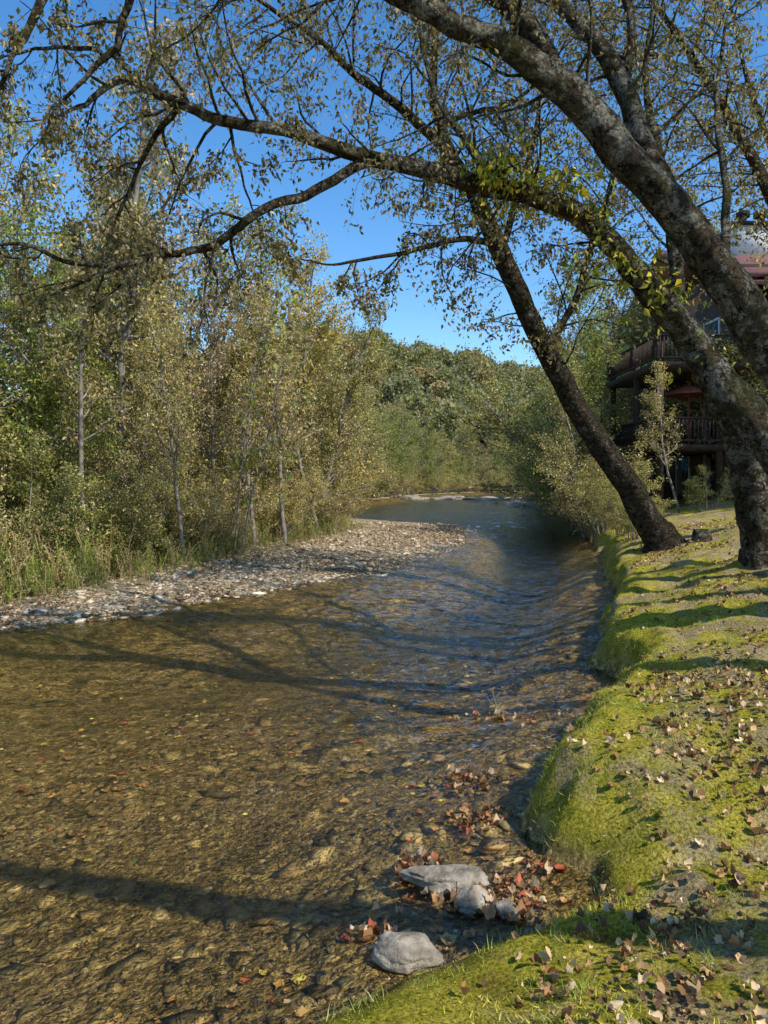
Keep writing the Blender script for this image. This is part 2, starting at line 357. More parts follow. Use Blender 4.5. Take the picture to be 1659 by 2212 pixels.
def rock(name,x,y,z,sx_,sy_,sz_,rz,seed,planes=11):
    r=np.random.default_rng(seed); V=IV4.copy()
    for q in range(planes):
        nrm=r.normal(0,1,3); nrm[2]*=.8; nrm/=np.linalg.norm(nrm); dd=r.uniform(.55,.82)
        k=V@nrm-dd; V=V-np.where(k>0,k*.95,0)[:,None]*nrm
    d=1+.25*fbm(V[:,0]*2.3+seed*3,V[:,1]*2.3+V[:,2]*1.9,seed,5)+.2*fbm(V[:,2]*5+seed,V[:,0]*5+V[:,1]*2,seed+5,4)
    V=V*d[:,None]*np.array([sx_,sy_,sz_]); c,s=math.cos(rz),math.sin(rz)
    V=V@np.array([[c,s,0],[-s,c,0],[0,0,1]])+np.array([x,y,z])
    mk(name,V,[IF4],[M_rock],smooth=True)
rock('river_rock',.32,4.05,.02,.26,.13,.08,.05,1)
rock('river_rock',.47,3.84,.02,.11,.09,.07,.6,2)
rock('river_rock',.12,3.42,.02,.17,.13,.09,-.1,3)
rock('river_rock',.62,3.75,.03,.08,.05,.04,.3,4)
rock('river_rock',.2,4.35,-.05,.14,.08,.06,.3,8)
for i in range(14):
    x=RNG.uniform(.0,.8); y=RNG.uniform(3.55,4.1) if x>.3 else RNG.uniform(3.3,4.1)
    rock('river_rock',x,y,float(max(H(np.array([x]),np.array([y]))[0],-.04))+.005,RNG.uniform(.02,.05),RNG.uniform(.02,.04),.02,RNG.uniform(0,3),90+i)
for i,(x,y,a) in enumerate([(-4.6,12.6,.17),(-4.5,16,.2),(-5.6,12.1,.2),(-3.9,14.5,.13),(-5.2,11.6,.13),(-3.3,16.2,.14)]):
    rock('gravel_bar_rock',x,y,float(H(np.array([x]),np.array([y]))[0])+.0,a*1.3,a,a*.45,i,20+i)
for i in range(30):
    x=2.5+RNG.uniform(0,1)**1.3*17; y=97+RNG.normal(0,5)-x*.5; a=RNG.uniform(.3,1.3)
    rock('rock_ledge',x,y,.0,a*1.5,a,.12+.15*a,RNG.uniform(-.4,.4),140+i)
for i in range(12):
    a=RNG.uniform(.3,1.0); rock('rock_ledge',12.5+i*.45+RNG.normal(0,.4),70+RNG.normal(0,3),.03,a*1.3,a,.3*a+.1,i,70+i)
# grass blades
blade=np.array([(-.5,0,0),(.5,0,0),(.3,.12,.6),(-.3,.12,.6),(0,.4,1)]); bladeF=np.array([(0,1,2),(0,2,3),(3,2,4)])
x,y=region(56000,-1,5,1.9,12,lambda x,y,r,l,v:(r>.0)&(vn(x*1.7,y*1.7,8)+.8*np.exp(-r/.4)>RNG.uniform(.5,1.15,x.shape)),ypow=1.8); n=len(x)
h=RNG.uniform(.005,.015,n)*(1+1.5*(vn(x*2.5,y*2.5,14)>.7))
p1=scat(blade,bladeF,np.stack([x,y,H(x,y)-.003],1),rots(n,.8),np.stack([h*.14+.0012,h,h],1),pal(n,[(.46,.44,.05),(.62,.54,.07),(.30,.33,.04),(.7,.58,.16)],.35))
ps=[p1]
tx,ty=region(190,-.6,4.5,2.0,12,lambda x,y,r,l,v:(r>.0)&(r<1.4),ypow=1.5)
for cx,cy in zip(tx,ty):
    n=RNG.integers(14,40); x=RNG.normal(cx,.035,n); y=RNG.normal(cy,.035,n); h=RNG.uniform(.025,.07,n)
    ps.append(scat(blade,bladeF,np.stack([x,y,H(x,y)-.003],1),rots(n,.5),np.stack([h*.07,h,h],1),pal(n,[(.28,.36,.05),(.42,.45,.08),(.55,.5,.2)],.25)))
n=2600
ly=RNG.uniform(3.9,13,n); lx=xat(RB,ly)+RNG.uniform(-.04,.3,n)
h=RNG.uniform(.02,.06,n)
ps.append(scat(blade,bladeF,np.stack([lx,ly,H(lx,ly)],1),rots(n,.9),np.stack([h*.07,h,h],1),pal(n,[(.34,.37,.05),(.48,.46,.08),(.5,.42,.18)],.3)))
V,Fc,C=join(ps); mk('bank_grass',V,[Fc],[M_grass],col=C)
# ---------------------------------------------------------------- tree building
DIA=np.array([(0,0,0),(.25,.38,.08),(0,1,-.05),(-.25,.38,.08)]); DIAF=np.array([(0,1,2,3)])
class TB:
    def __init__(s,seed): s.V=[];s.Q=[];s.n=0;s.L=[];s.rng=np.random.default_rng(seed);s.G=[]
    def tube(s,P,R,k,rough=0):
        P=np.asarray(P,float);R=np.asarray(R,float)
        T=np.gradient(P,axis=0); T/=np.linalg.norm(T,axis=1)[:,None]+1e-9
        up=np.array([0,1,0.]) if abs(T[0,1])<.8 else np.array([1.,0,0])
        A=np.cross(T,up); A/=np.linalg.norm(A,axis=1)[:,None]+1e-9; B=np.cross(T,A)
        a=np.arange(k)*2*np.pi/k
        rr=R[:,None]*np.ones((1,k))
        if rough: rr=rr*(1+rough*(s.rng.random(rr.shape)-.5)*2+.07*np.sin(a*3+np.linspace(0,9,len(P))[:,None])+.05*np.sin(a*2-np.linspace(0,17,len(P))[:,None]))
        V=P[:,None,:]+rr[:,:,None]*(np.cos(a)[None,:,None]*A[:,None,:]+np.sin(a)[None,:,None]*B[:,None,:])
        s.V.append(V.reshape(-1,3))
        i=np.arange(len(P)-1)[:,None]*k; j=np.arange(k)[None]; j2=(j+1)%k
        s.Q.append((np.stack([i+j,i+j2,i+k+j2,i+k+j],-1).reshape(-1,4))+s.n); s.n+=len(P)*k
    def path(s,p,d,L,n,wander,trop):
        P=[np.array(p,float)]; d=np.array(d,float); d/=np.linalg.norm(d)
        for i in range(n):
            d=d+s.rng.normal(0,wander,3)+trop; d/=np.linalg.norm(d); P.append(P[-1]+d*L/n)
        return np.array(P)
    def grow(s,p,d,L,r,lev,spec):
        sp=spec[lev]; P=s.path(p,d,L,sp['n'],sp['w'],np.array(sp['t']))
        R=np.linspace(r,r*.25,len(P)); s.tube(P,R,sp['k'])
        s.children(P,R,L,lev,spec)
    def children(s,P,R,L,lev,spec,t0=None):
        sp=spec[lev]
        if sp.get('leaf'):
            m=sp['leaf']; t=s.rng.uniform(.1,1,m)*(len(P)-1); i=np.minimum(t.astype(int),len(P)-2); f=(t-i)[:,None]
            s.L.append(P[i]*(1-f)+P[i+1]*f+s.rng.normal(0,sp.get('ls',.05),(m,3)))
        if lev+1>=len(spec): return
        cs=spec[lev+1]; n=sp['c'] if not sp.get('cper') else max(1,int(L*sp['cper']))
        for q in range(n):
            t=(sp['t0'] if t0 is None else t0)+(1-(sp['t0'] if t0 is None else t0))*(q+s.rng.random())/n
            u=t*(len(P)-1); i=min(int(u),len(P)-2); f=u-i
            p=P[i]*(1-f)+P[i+1]*f; T=P[i+1]-P[i]; T/=np.linalg.norm(T)
            rd=s.rng.normal(0,1,3); rd-=rd.dot(T)*T; rd/=np.linalg.norm(rd)
            an=math.radians(sp['a']+s.rng.normal(0,12)); d=T*math.cos(an)+rd*math.sin(an)+np.array(sp.get('bias',(0,0,0)))
            rr=(R[i]*(1-f)+R[i+1]*f)
            l=L*sp['r']*(1-sp.get('tap',.6)*t)*s.rng.uniform(.7,1.3) if not sp.get('abs') else sp['abs']*s.rng.uniform(.5,1.4)
            s.grow(p,d,l,min(rr*.6,cs['rmax']),lev+1,spec)
    def mesh(s,name,bark,leafm,size,cols,w=None,hang=.5,obj=True,jit=.35,parent=None):
        V=np.concatenate(s.V);Q=np.concatenate(s.Q)
        if s.L:
            Lp=np.concatenate(s.L);n=len(Lp);rng=s.rng
            ax=rng.normal(0,1,(n,3)); ax[:,2]-=hang*2; ax/=np.linalg.norm(ax,axis=1)[:,None]
            u=rng.normal(0,1,(n,3)); u-=(u*ax).sum(1)[:,None]*ax; u/=np.linalg.norm(u,axis=1)[:,None]; w3=np.cross(u,ax)
            R=np.stack([u,ax,w3],-1)
            lv,lf,lc=scat(DIA,DIAF,Lp,R,size*rng.uniform(.6,1.25,n),pal(n,cols,jit,w,rng))
            VV=np.concatenate([V,lv]);C=np.concatenate([np.ones((len(V),3))*.1,lc])
            return mk(name,VV,[Q,lf+len(V)],[bark,leafm],col=C,midx=[0,1],smooth=[True,False],do_link=obj,parent=parent)
        return mk(name,V,[Q],[bark],smooth=True,do_link=obj,parent=parent)
OLIVE=[(.34,.30,.11),(.25,.25,.075),(.50,.42,.19),(.31,.21,.10),(.60,.50,.25)]
GREEN=[(.14,.20,.04),(.2,.26,.05),(.31,.32,.08),(.40,.37,.10)]
BROWN=[(.42,.32,.19),(.30,.2,.11),(.52,.41,.26),(.25,.24,.1)]
YEL=[(.54,.45,.13),(.60,.46,.15),(.37,.37,.09),(.48,.31,.12)]
def bgtree(seed,cols,height=10,nb=34,leaf=26,spread=.34,size=.125,twig=10,t0=.12,w=None,multi=True,rb=.011):
    tb=TB(seed)
    spec=[dict(n=10,w=.07,t=(0,0,.03),k=7,c=nb,t0=t0,a=50,r=spread,tap=.62),
          dict(n=5,w=.18,t=(0,0,.06),k=4,c=twig,t0=.2,a=45,r=.42,tap=.4,rmax=.05),
          dict(n=3,w=.2,t=(0,0,-.01),k=3,leaf=leaf,ls=.10,rmax=.012)]
    tb.grow((0,0,-.2),(tb.rng.normal(0,.1),tb.rng.normal(0,.1),1),height*.95,height*rb,0,spec)
    if seed%2 and multi: tb.grow((.1,0,-.2),(tb.rng.normal(0,.25),tb.rng.normal(0,.25),1),height*.7,height*.008,0,[dict(spec[0],c=nb//2)]+spec[1:])
    return tb.mesh('bgtree',M_barkfar,M_leaf,size,cols,w,.3,obj=False,jit=.5)
def shrub(seed,cols,height=4,stems=9,leaf=22,size=.08):
    tb=TB(seed)
    spec=[dict(n=7,w=.08,t=(0,0,.02),k=5,c=11,t0=.2,a=42,r=.36,tap=.5),
          dict(n=4,w=.18,t=(0,0,.04),k=3,c=5,t0=.2,a=45,r=.45,tap=.4,rmax=.02),
          dict(n=3,w=.2,t=(0,0,-.02),k=3,leaf=leaf,ls=.07,rmax=.006)]
    for i in range(stems):
        a=tb.rng.uniform(0,6.28); s=tb.rng.uniform(.1,.6)
        tb.grow((math.cos(a)*.15,math.sin(a)*.15,-.1),(math.cos(a)*s,math.sin(a)*s,1),height*tb.rng.uniform(.5,1.05),.028,0,spec)
    return tb.mesh('shrub',M_barkfar,M_leaf,size,cols,None,.3,obj=False,jit=.5)
T=[bgtree(1,OLIVE),bgtree(2,OLIVE+GREEN[2:]),bgtree(3,GREEN,nb=38,spread=.4),bgtree(4,BROWN,nb=28,leaf=20,spread=.3,t0=.3,size=.11),bgtree(5,OLIVE+GREEN[1:3],spread=.42,nb=36),bgtree(6,BROWN+OLIVE,spread=.36),bgtree(8,YEL,spread=.38),
   bgtree(21,OLIVE+YEL[:2],nb=26,leaf=15,spread=.26,t0=.3,size=.13,twig=8,multi=False,rb=.009),bgtree(23,YEL+BROWN,nb=26,leaf=13,spread=.24,t0=.34,size=.13,twig=8,multi=False,rb=.009)]
S=[shrub(11,OLIVE+GREEN[2:]),shrub(12,OLIVE+BROWN),shrub(13,GREEN+OLIVE),shrub(14,YEL+OLIVE)]
def place(name,me,x,y,h,base,rz=None,parent=None,sxy=1):
    o=bpy.data.objects.new(name,me); z=float(H(np.array([x]),np.array([y]))[0])
    o.location=(x,y,z); s=h/base; o.scale=(s*sxy,s*sxy,s); o.rotation_euler=(0,0,RNG.uniform(0,6.28) if rz is None else rz)
    return link(o,parent)
for (x,y,h,k) in [(-9.5,17.5,8.8,2),(-7.7,22,15,3),(-6.2,18.5,6.0,0),(-4.9,21.5,7.4,3),(-3.6,25.5,8.4,5),(-6.8,26,11.5,4),(-2.6,28.5,8.6,1),(-4.6,31,11.5,6),(-2.4,34,9,0),(-10.5,23,12.5,1),(-13,20,12,5),(-7.9,19.3,7.4,2),(-9.8,13.8,6.6,1),(-8.6,30,14,0),(-12,28,15,4),(-12,15.5,9.5,4),
                  (-3.7,21.2,7.8,7),(-3.1,23.4,8.6,8),(-4.9,18.3,6.8,7),(-2.3,26.8,9.4,7),(-5.9,21,9.5,8),(-7.0,16.8,8,8),(-4.4,24.5,10,7),(-1.9,30.5,9.2,8),(-8.6,15.6,8.6,7)]:
    place('riverside_tree',T[k],x,y,h,10)
for (x,y,h,k) in [(-4.9,22.3,3.4,1),(-5.9,17.6,2.8,0),(-7.3,15.6,3.2,2),(-8.4,13.2,3.0,1),(-3.4,26.4,3.6,1),(-2.7,30.5,3.8,0),(-9.6,11.4,3.0,2),(-6.9,20.5,4.2,3),(-5.2,25,4.3,2),(-2.5,34,3.4,2),(-8.6,17.5,4.4,2),(-4.2,35.5,4,1),(-5.6,19.2,2.4,3),(-11,12.5,4,2),(-4.4,20.3,1.8,1),(-3.3,23.9,2.4,3),(-7.6,13.2,1.6,2),(-10.5,15,5,2),(-2.1,28.3,2.4,1)]:
    place('riverside_shrub',S[k],x,y,h,4,sxy=1.15)
far=link(bpy.data.objects.new('distant_tree_line',None))
r2=np.random.default_rng(5)
def farplace(x,y,h,k): place('tree_clump',T[k],x,y,h,10,parent=far,sxy=r2.uniform(1.2,1.6))
for y in np.arange(38,125,5):
    xv=float(xat(VG,y))
    for q in range(2): farplace(xv-1.5-q*4+r2.normal(0,1),y+r2.normal(0,1.8),r2.uniform(7,12)+q*2+ (y>70)*2,int(r2.choice([0,1,2,4,5,6])))
for y in np.arange(34,120,5):
    xr=float(xat(RB,y))
    for q in range(2): farplace(xr+1.2+q*4+r2.normal(0,.8),y+r2.normal(0,1.8),r2.uniform(7,11)+q*1.5,int(r2.choice([0,2,4,1,5])))
for i in range(50):
    y=r2.uniform(125,190); side=r2.random()<.7
    x=float(xat(VG,y))-r2.uniform(2,60) if side else float(xat(RB,min(y,140)))+r2.uniform(2,40)
    if not side: y=min(y,140)
    farplace(x,y,r2.uniform(9,14),int(r2.choice([0,1,2,4,5,6])))
for i in range(22):
    t=i/21; x=6+t*100+r2.normal(0,1.5); farplace(x,float(np.interp(x,VG[:,0],VG[:,1]))+r2.uniform(2,10),r2.uniform(7,12),int(r2.choice([0,2,4,6])))
for y in np.arange(36,98,4.0):
    place('bank_shrub',S[int(r2.integers(4))],float(xat(VG,y))-.2,y,r2.uniform(3,4.5),4,parent=far,sxy=1.4)
    place('bank_shrub',S[int(r2.integers(4))],float(xat(RB,y))+.6,y,r2.uniform(3,4.5),4,parent=far,sxy=1.4)
for x in np.arange(-2,60,1.9):
    yy=float(np.interp(x,LB[15:,0],LB[15:,1]))
    if x<1.3: yy=98-(1.3-x)*4
    place('bank_shrub',S[int(r2.integers(4))],x+r2.normal(0,.5)-1,yy+1+r2.normal(0,.8),r2.uniform(2.5,6),4,parent=far,sxy=r2.uniform(1.3,1.9))
def hillcrown(seed,cols):
    r=np.random.default_rng(seed); n=1100
    d=r.normal(0,1,(n,3)); d/=np.linalg.norm(d,axis=1)[:,None]; d*=(.7+.35*r.random((n,1)))
    lump=1+.3*np.sin(d[:,0]*5+seed)*np.cos(d[:,1]*4)+.2*np.sin(d[:,2]*6)
    p=d*lump[:,None]*np.array([4,4,5])+np.array([0,0,7])
    ax=r.normal(0,1,(n,3)); ax/=np.linalg.norm(ax,axis=1)[:,None]
    u=r.normal(0,1,(n,3)); u-=(u*ax).sum(1)[:,None]*ax; u/=np.linalg.norm(u,axis=1)[:,None]
    v,f,c=scat(DIA*np.array([1.8,1,1]),DIAF,p,np.stack([u,ax,np.cross(u,ax)],-1),r.uniform(.5,1.1,n),pal(n,cols,.3,None,r))
    tb=TB(seed); tb.tube([(0,0,-1),(0,0,4),(0,0,8)],[.3,.25,.1],5)
    V=np.concatenate([tb.V[0],v]); return mk('hillcrown',V,[tb.Q[0],f+len(tb.V[0])],[M_barkfar,M_leaf],col=np.concatenate([np.ones((len(tb.V[0]),3))*.1,c]),midx=[0,1],do_link=False)
HG_HAZE=[(.18,.21,.11),(.25,.25,.13),(.32,.29,.16)]  # distance haze put into the hill leaf colours: paler, slightly bluish
HC=[hillcrown(1,HG_HAZE),hillcrown(2,HG_HAZE+OLIVE[:2]),hillcrown(3,OLIVE[:2]+HG_HAZE),hillcrown(4,[(.40,.28,.14),(.38,.32,.16)])]
hf=link(bpy.data.objects.new('hill_forest',None))
for i in range(800):
    x=r2.uniform(-150,220); y=r2.uniform(210,335)
    if i<50: x=r2.uniform(-300,-60); y=r2.uniform(60,200)
    elif i<100: x=r2.uniform(60,250); y=r2.uniform(50,130)
    place('tree_crown',HC[int(r2.choice([0,1,2,3],p=[.32,.3,.24,.14]))],x,y,r2.uniform(9,15),12,parent=hf)
def weedtemplate(seed,tall):
    r=np.random.default_rng(seed); V=[];Fq=[];o=0
    for s in range(3):
        bx,by=r.normal(0,.06,2); lean=r.normal(0,.25,2); h=r.uniform(.6,1)*tall
        P=[np.array([bx+lean[0]*t*t*h,by+lean[1]*t*t*h,t*h]) for t in np.linspace(0,1,5)]
        for a,b in zip(P[:-1],P[1:]):
            V+=[a+[-.006,0,0],a+[.006,0,0],b+[.006,0,0],b+[-.006,0,0]]; Fq.append((o,o+1,o+2,o+3)); o+=4
        for q in range(13):
            t=r.uniform(.1,1); p=np.array([bx+lean[0]*t*t*h,by+lean[1]*t*t*h,t*h]); an=r.uniform(0,6.28); L=r.uniform(.08,.2)*(1.2-.5*t)
            d=np.array([math.cos(an),math.sin(an),r.uniform(-.1,.6)]); d/=np.linalg.norm(d); sd_=np.array([-math.sin(an),math.cos(an),0])*.014
            V+=[p,p+d*L*.4+sd_,p+d*L+[0,0,-.04],p+d*L*.4-sd_]; Fq.append((o,o+1,o+2,o+3)); o+=4
    return np.array(V),np.array(Fq)
ps=[]
for s in range(5):
    x,y=region(720,-12,0,8,40,lambda x,y,r,l,v:(v>-.5)&(v<2.6)&(vn(x*.8,y*.8,17)+.25>RNG.random(x.shape)),ypow=1.2); n=len(x)
    tv,tf=weedtemplate(s,1)
    _,_,dv_=sd(x,y)
    ps.append(scat(tv,tf,np.stack([x,y,H(x,y)-.02],1),rots(n,.15),RNG.uniform(.3,1.4,n)*np.clip(.5+dv_*.5,.25,1.2),pal(n,[(.2,.25,.05),(.34,.35,.08),(.54,.46,.2),(.13,.18,.04),(.46,.37,.2),(.32,.23,.12)],.3)))
V,Fc,C=join(ps); mk('riverbank_weeds',V,[Fc],[M_grass],col=C)
# ---------------------------------------------------------------- foreground leaning birches
def smoothpath(P,R,sub=6):
    P=np.array(P,float);R=np.array(R,float); n=len(P); t=np.arange(n); tt=np.linspace(0,n-1,(n-1)*sub+1)
    out=[]
    for u in tt:
        i=min(int(u),n-2); f=u-i; p0=P[max(i-1,0)];p1=P[i];p2=P[i+1];p3=P[min(i+2,n-1)]
        out.append(.5*((2*p1)+(-p0+p2)*f+(2*p0-5*p1+4*p2-p3)*f*f+(-p0+3*p1-3*p2+p3)*f**3))
    out=np.array(out)
    out[1:-1]+=0.045*np.stack([fbm(tt[1:-1]*1.7,tt[1:-1]*0+i*7.,int(abs(P[0,0])*10)+i)*2 for i in range(3)],1)
    return out,np.interp(tt,t,R)
SPEC=[dict(c=0,cper=2.6,t0=.3,a=58,abs=1.25,bias=(0,0,.1)),
      dict(n=7,w=.15,t=(0,0,-.015),k=4,c=7,t0=.12,a=45,r=.5,tap=.3,rmax=.022,bias=(0,0,-.1)),
      dict(n=5,w=.18,t=(0,0,-.07),k=3,c=3,t0=.15,a=45,r=.7,tap=.2,leaf=6,ls=.03,rmax=.005,bias=(0,0,-.15)),
      dict(n=3,w=.18,t=(0,0,-.1),k=3,leaf=5,ls=.03,rmax=.0025)]
def limb(tb,P,R,k=14,dens=2.6,t0=.3,L=1.25,rough=.05,extra=True):
    Q,Rr=smoothpath(P,R); tb.tube(Q,Rr,k,rough)
    if dens>0:
        sp=[dict(s) for s in SPEC]; sp[0]['cper']=dens*.78; sp[0]['abs']=L
        ln=np.linalg.norm(np.diff(Q,axis=0),axis=1).sum(); tb.children(Q,Rr,ln,0,sp,t0)
        if extra:
            d=Q[-1]-Q[-2]; tb.grow(Q[-1],d,L*1.0,Rr[-1],1,sp)
BCH=[(.17,.145,.06),(.26,.20,.10),(.12,.095,.05),(.38,.30,.15),(.12,.125,.045)]
A=TB(101)
limb(A,[(6.12,16.1,.55),(6.0,16,.95),(5.72,15.9,1.3),(5.21,15.7,2.1),(4.25,15.4,3.36),(3.38,15,4.64),(2.75,14.6,5.76),(2.18,14.2,6.73),(1.76,14,7.54),(1.21,13.8,8.33),(.9,13.6,9.35),(.93,13.5,10.48),(1.09,13.4,11.6)],
     [.62,.40,.31,.26,.24,.22,.2,.175,.155,.125,.09,.06,.03],16,2.6,.38,1.7,.05)
limb(A,[(1.21,13.8,8.33),(.33,13.2,8.81),(-.4,12.8,9.17),(-1.08,12.4,9.57),(-2.02,12,10.0)],[.1,.085,.07,.05,.03],8,4.5,.1,1.5)
limb(A,[(2.1,14.1,6.75),(1.55,13.8,6.72),(1.1,13.5,6.55),(.25,13,6.19),(-.86,12.5,5.86)],[.07,.06,.05,.04,.02],8,3.6,.15,1.1)
limb(A,[(1.05,13.7,8.8),(1.6,13.6,9.0),(2.3,13.6,9.14),(3.15,13.6,9.77)],[.06,.05,.04,.02],6,5,.1,1.5)
limb(A,[(2.25,14.2,6.6),(2.67,14.2,7.89),(2.94,14.2,9.2),(3.1,14.2,10.55)],[.08,.06,.04,.02],6,5,.1,1.6)
limb(A,[(3.3,15,4.75),(3.9,15.1,5.9),(4.3,15.2,7.2),(4.8,15.3,8.8),(5.1,15.3,10.4)],[.08,.07,.06,.04,.02],6,5,.1,1.8)
A.mesh('leaning_birch',M_bark2,M_leaf,.10,BCH,None,.5)
B=TB(202)
limb(B,[(5.7,11.05,1.0),(5.61,11,1.45),(5.4,10.9,2.1),(5.2,10.75,2.75),(5.0,10.6,3.2),(4.28,10.2,4.11),(3.53,9.9,4.8),(3.04,9.7,5.24),(2.36,9.4,5.67),(1.54,9.1,5.76),(.73,8.9,5.88),(-.16,8.6,5.94),(-1.0,8.4,6.14),(-1.69,8.2,6.18),(-2.25,8,6.31),(-2.8,7.8,6.45),(-3.13,7.7,6.1)],
     [.42,.3,.25,.235,.23,.21,.18,.155,.135,.12,.105,.085,.075,.065,.055,.04,.02],16,3.2,.42,1.1,.05)
limb(B,[(-.21,8.6,5.91),(-.78,8.3,5.47),(-1.37,8.1,5.14),(-1.9,8,4.73),(-2.37,7.9,4.6),(-2.83,7.8,4.47),(-3.37,7.7,4.18)],[.065,.055,.05,.045,.035,.03,.015],10,4.2,.35,.8)
limb(B,[(-2.6,7.85,4.52),(-3.3,7.8,4.49),(-3.85,7.8,4.71),(-4.34,7.8,4.64)],[.03,.025,.02,.01],6,4.5,.1,.7)
limb(B,[(5.85,9.7,1.2),(5.45,9.75,2.2),(5.03,9.85,2.8),(4.6,10,3.5),(4.15,10.2,4.2)],[.3,.27,.24,.22,.16],14,0)
limb(B,[(4.0,10.1,4.4),(4.1,10.4,5.4),(4.0,10.6,6.6),(3.8,10.8,7.9),(3.9,10.8,9.0)],[.11,.09,.07,.05,.02],8,4.5,.15,1.4)
limb(B,[(1.4,9.1,5.78),(1.1,9.5,6.5),(.7,9.8,7.3),(.5,10,8.2)],[.07,.055,.04,.02],7,4.5,.1,1.2)
limb(B,[(-1.69,8.2,6.18),(-1.65,8.2,5.9),(-1.5,8.2,5.4),(-1.35,8.2,5.0)],[.02,.018,.012,.006],5,5,.1,.5)
limb(B,[(-2.2,8,6.3),(-2.7,8.4,5.9),(-3.1,8.6,5.3),(-3.3,8.7,4.9)],[.04,.03,.02,.01],6,7,.1,.8)
B.mesh('arching_birch',M_bark,M_leaf,.07,BCH,None,.6)
Cc=TB(303)
limb(Cc,[(5.3,7.55,.5),(5.1,7.5,1.3),(4.75,7.4,2.1),(4.34,7.3,2.75),(3.69,7.1,3.53),(3.2,7,4.13),(2.68,6.9,4.75),(2.17,6.8,5.26),(1.72,6.7,5.68),(1.32,6.6,5.92),(.94,6.5,6.08),(.52,6.4,6.18),(.16,6.3,6.32),(-.34,6.1,6.48),(-1.0,5.9,6.5)],
     [.36,.28,.24,.225,.205,.19,.175,.16,.145,.125,.11,.1,.09,.07,.05],18,2.2,.55,1.0,.05)
limb(Cc,[(1.55,6.65,5.8),(1.26,6.7,6.31),(.97,6.7,6.64),(.55,6.7,7.06),(0,6.6,7.4)],[.11,.1,.085,.06,.03],10,3,.3,1.0)
limb(Cc,[(2.75,6.93,4.7),(2.57,7.2,5.4),(2.41,7.4,6.09),(2.16,7.5,6.61),(1.71,7.6,7.19),(1.3,7.7,7.7)],[.12,.11,.1,.085,.06,.03],10,3.2,.2,1.2)
limb(Cc,[(2.38,7.42,6.15),(2.57,7.6,6.81),(2.5,7.7,7.4),(2.7,7.8,8.2)],[.06,.05,.04,.02],7,4.5,.1,1.2)
limb(Cc,[(3.2,7,4.2),(3.5,7.6,5.2),(3.7,8.2,6.2),(4.0,8.6,7.6)],[.05,.04,.03,.015],7,3.5,.4,1.0)
limb(Cc,[(-1.0,5.9,6.5),(-1.8,5.9,6.85),(-2.5,6,6.6),(-2.83,6,5.99),(-2.98,6,5.69),(-3.15,6,5.3)],[.05,.045,.04,.032,.025,.012],7,2.4,.1,.6)
limb(Cc,[(-1.7,5.9,6.8),(-2.09,6.2,6.31),(-2.23,6.3,6.02),(-2.36,6.3,5.83),(-2.6,6.3,5.59),(-2.85,6.3,5.25)],[.04,.035,.03,.027,.02,.01],7,3.0,.1,.6)
limb(Cc,[(-2.36,6.3,5.83),(-2.6,6.3,5.9),(-2.95,6.3,5.89),(-3.3,6.3,5.8)],[.022,.02,.014,.007],5,3.0,.1,.5)
Cc.mesh('lichen_birch',M_bark,M_leaf,.06,BCH,None,.6)
D=TB(404)
limb(D,[(9.4,15,1.5),(9.1,15,3.5),(8.5,14.8,6),(7.4,14.5,8.2),(6.0,14,10),(4.6,13.6,11.5)],[.26,.2,.16,.11,.07,.03],12,4.5,.4,1.9)
limb(D,[(8.0,14.7,7.2),(7.9,14.9,8.6),(7.4,15,10.2),(7,15,12)],[.09,.07,.05,.02],8,4.5,.2,1.7)
D.mesh('bank_tree',M_bark2,M_leaf,.10,BCH+OLIVE,None,.5)
E=TB(505)
limb(E,[(4.3,1.9,.5),(4.2,1.7,2),(4.1,1.1,4),(4.1,.4,6.5),(4.2,-.5,9)],[.26,.19,.17,.14,.08],12,.5,.9,1.5)
E.mesh('bank_oak',M_bark2,M_leaf,.08,BCH,None,.5)
for i,(x,y,s_) in enumerate([(8.0,6.6,1.0),(6.6,4.0,.9),(9.6,9.2,1.0)]):
    e=TB(520+i); limb(e,[(x,y,.6),(x+.05,y,2.5),(x+.1,y-.1,5),(x-.1,y-.2,8),(x+.1,y-.3,11)],[.3*s_,.2*s_,.18*s_,.13*s_,.04],12,.9,.6,1.6)
    e.mesh('bank_oak',M_bark2,M_leaf,.09,BCH,None,.5)
VT=TB(606); r=VT.rng
pth=np.array([(5.0,10.5,3.2),(4.28,10.1,4.11),(3.53,9.8,4.8),(3.04,9.6,5.24),(2.36,9.3,5.67),(1.54,9.0,5.76),(1.1,8.9,5.85)])
for q in range(120):
    u=r.uniform(0,1)**.6*(len(pth)-1); i=min(int(u),len(pth)-2); p=pth[i]+(pth[i+1]-pth[i])*(u-i)
    d=r.normal(0,1,3); d[2]=abs(d[2])*(.7 if u>3.2 else .1)+(.4 if u>3.2 else -.2)
    P=VT.path(p,d,r.uniform(.3,1.1),5,.25,np.array([0,0,-.1])); VT.tube(P,np.linspace(.007,.003,6),3)
    m=r.integers(6,14); t=r.uniform(0,5,m); ii=np.minimum(t.astype(int),4); VT.L.append(P[ii]+(P[ii+1]-P[ii])*(t-ii)[:,None]+r.normal(0,.05,(m,3)))
VT.mesh('tree_vine',M_bark2,M_leaf,.12,[(.22,.26,.04),(.38,.36,.05),(.62,.5,.06),(.14,.19,.035)],None,.6)
for (x,y,h,k) in [(8.0,29.5,7.5,4),(8.3,33,9,2),(10.2,38,12,1),(14,47,15,2),(20,48,16,4),(17,47,15,0),(24,47,16,1),(17.5,22,11,2),(21,22.5,13,2),(15.8,19,8.5,4),(19,18.5,11,1),(10.2,25.4,5.5,7)]:  # trees in front and right of the house are out of view, added to shade it
    place('riverside_tree',T[k],x,y,h,10)
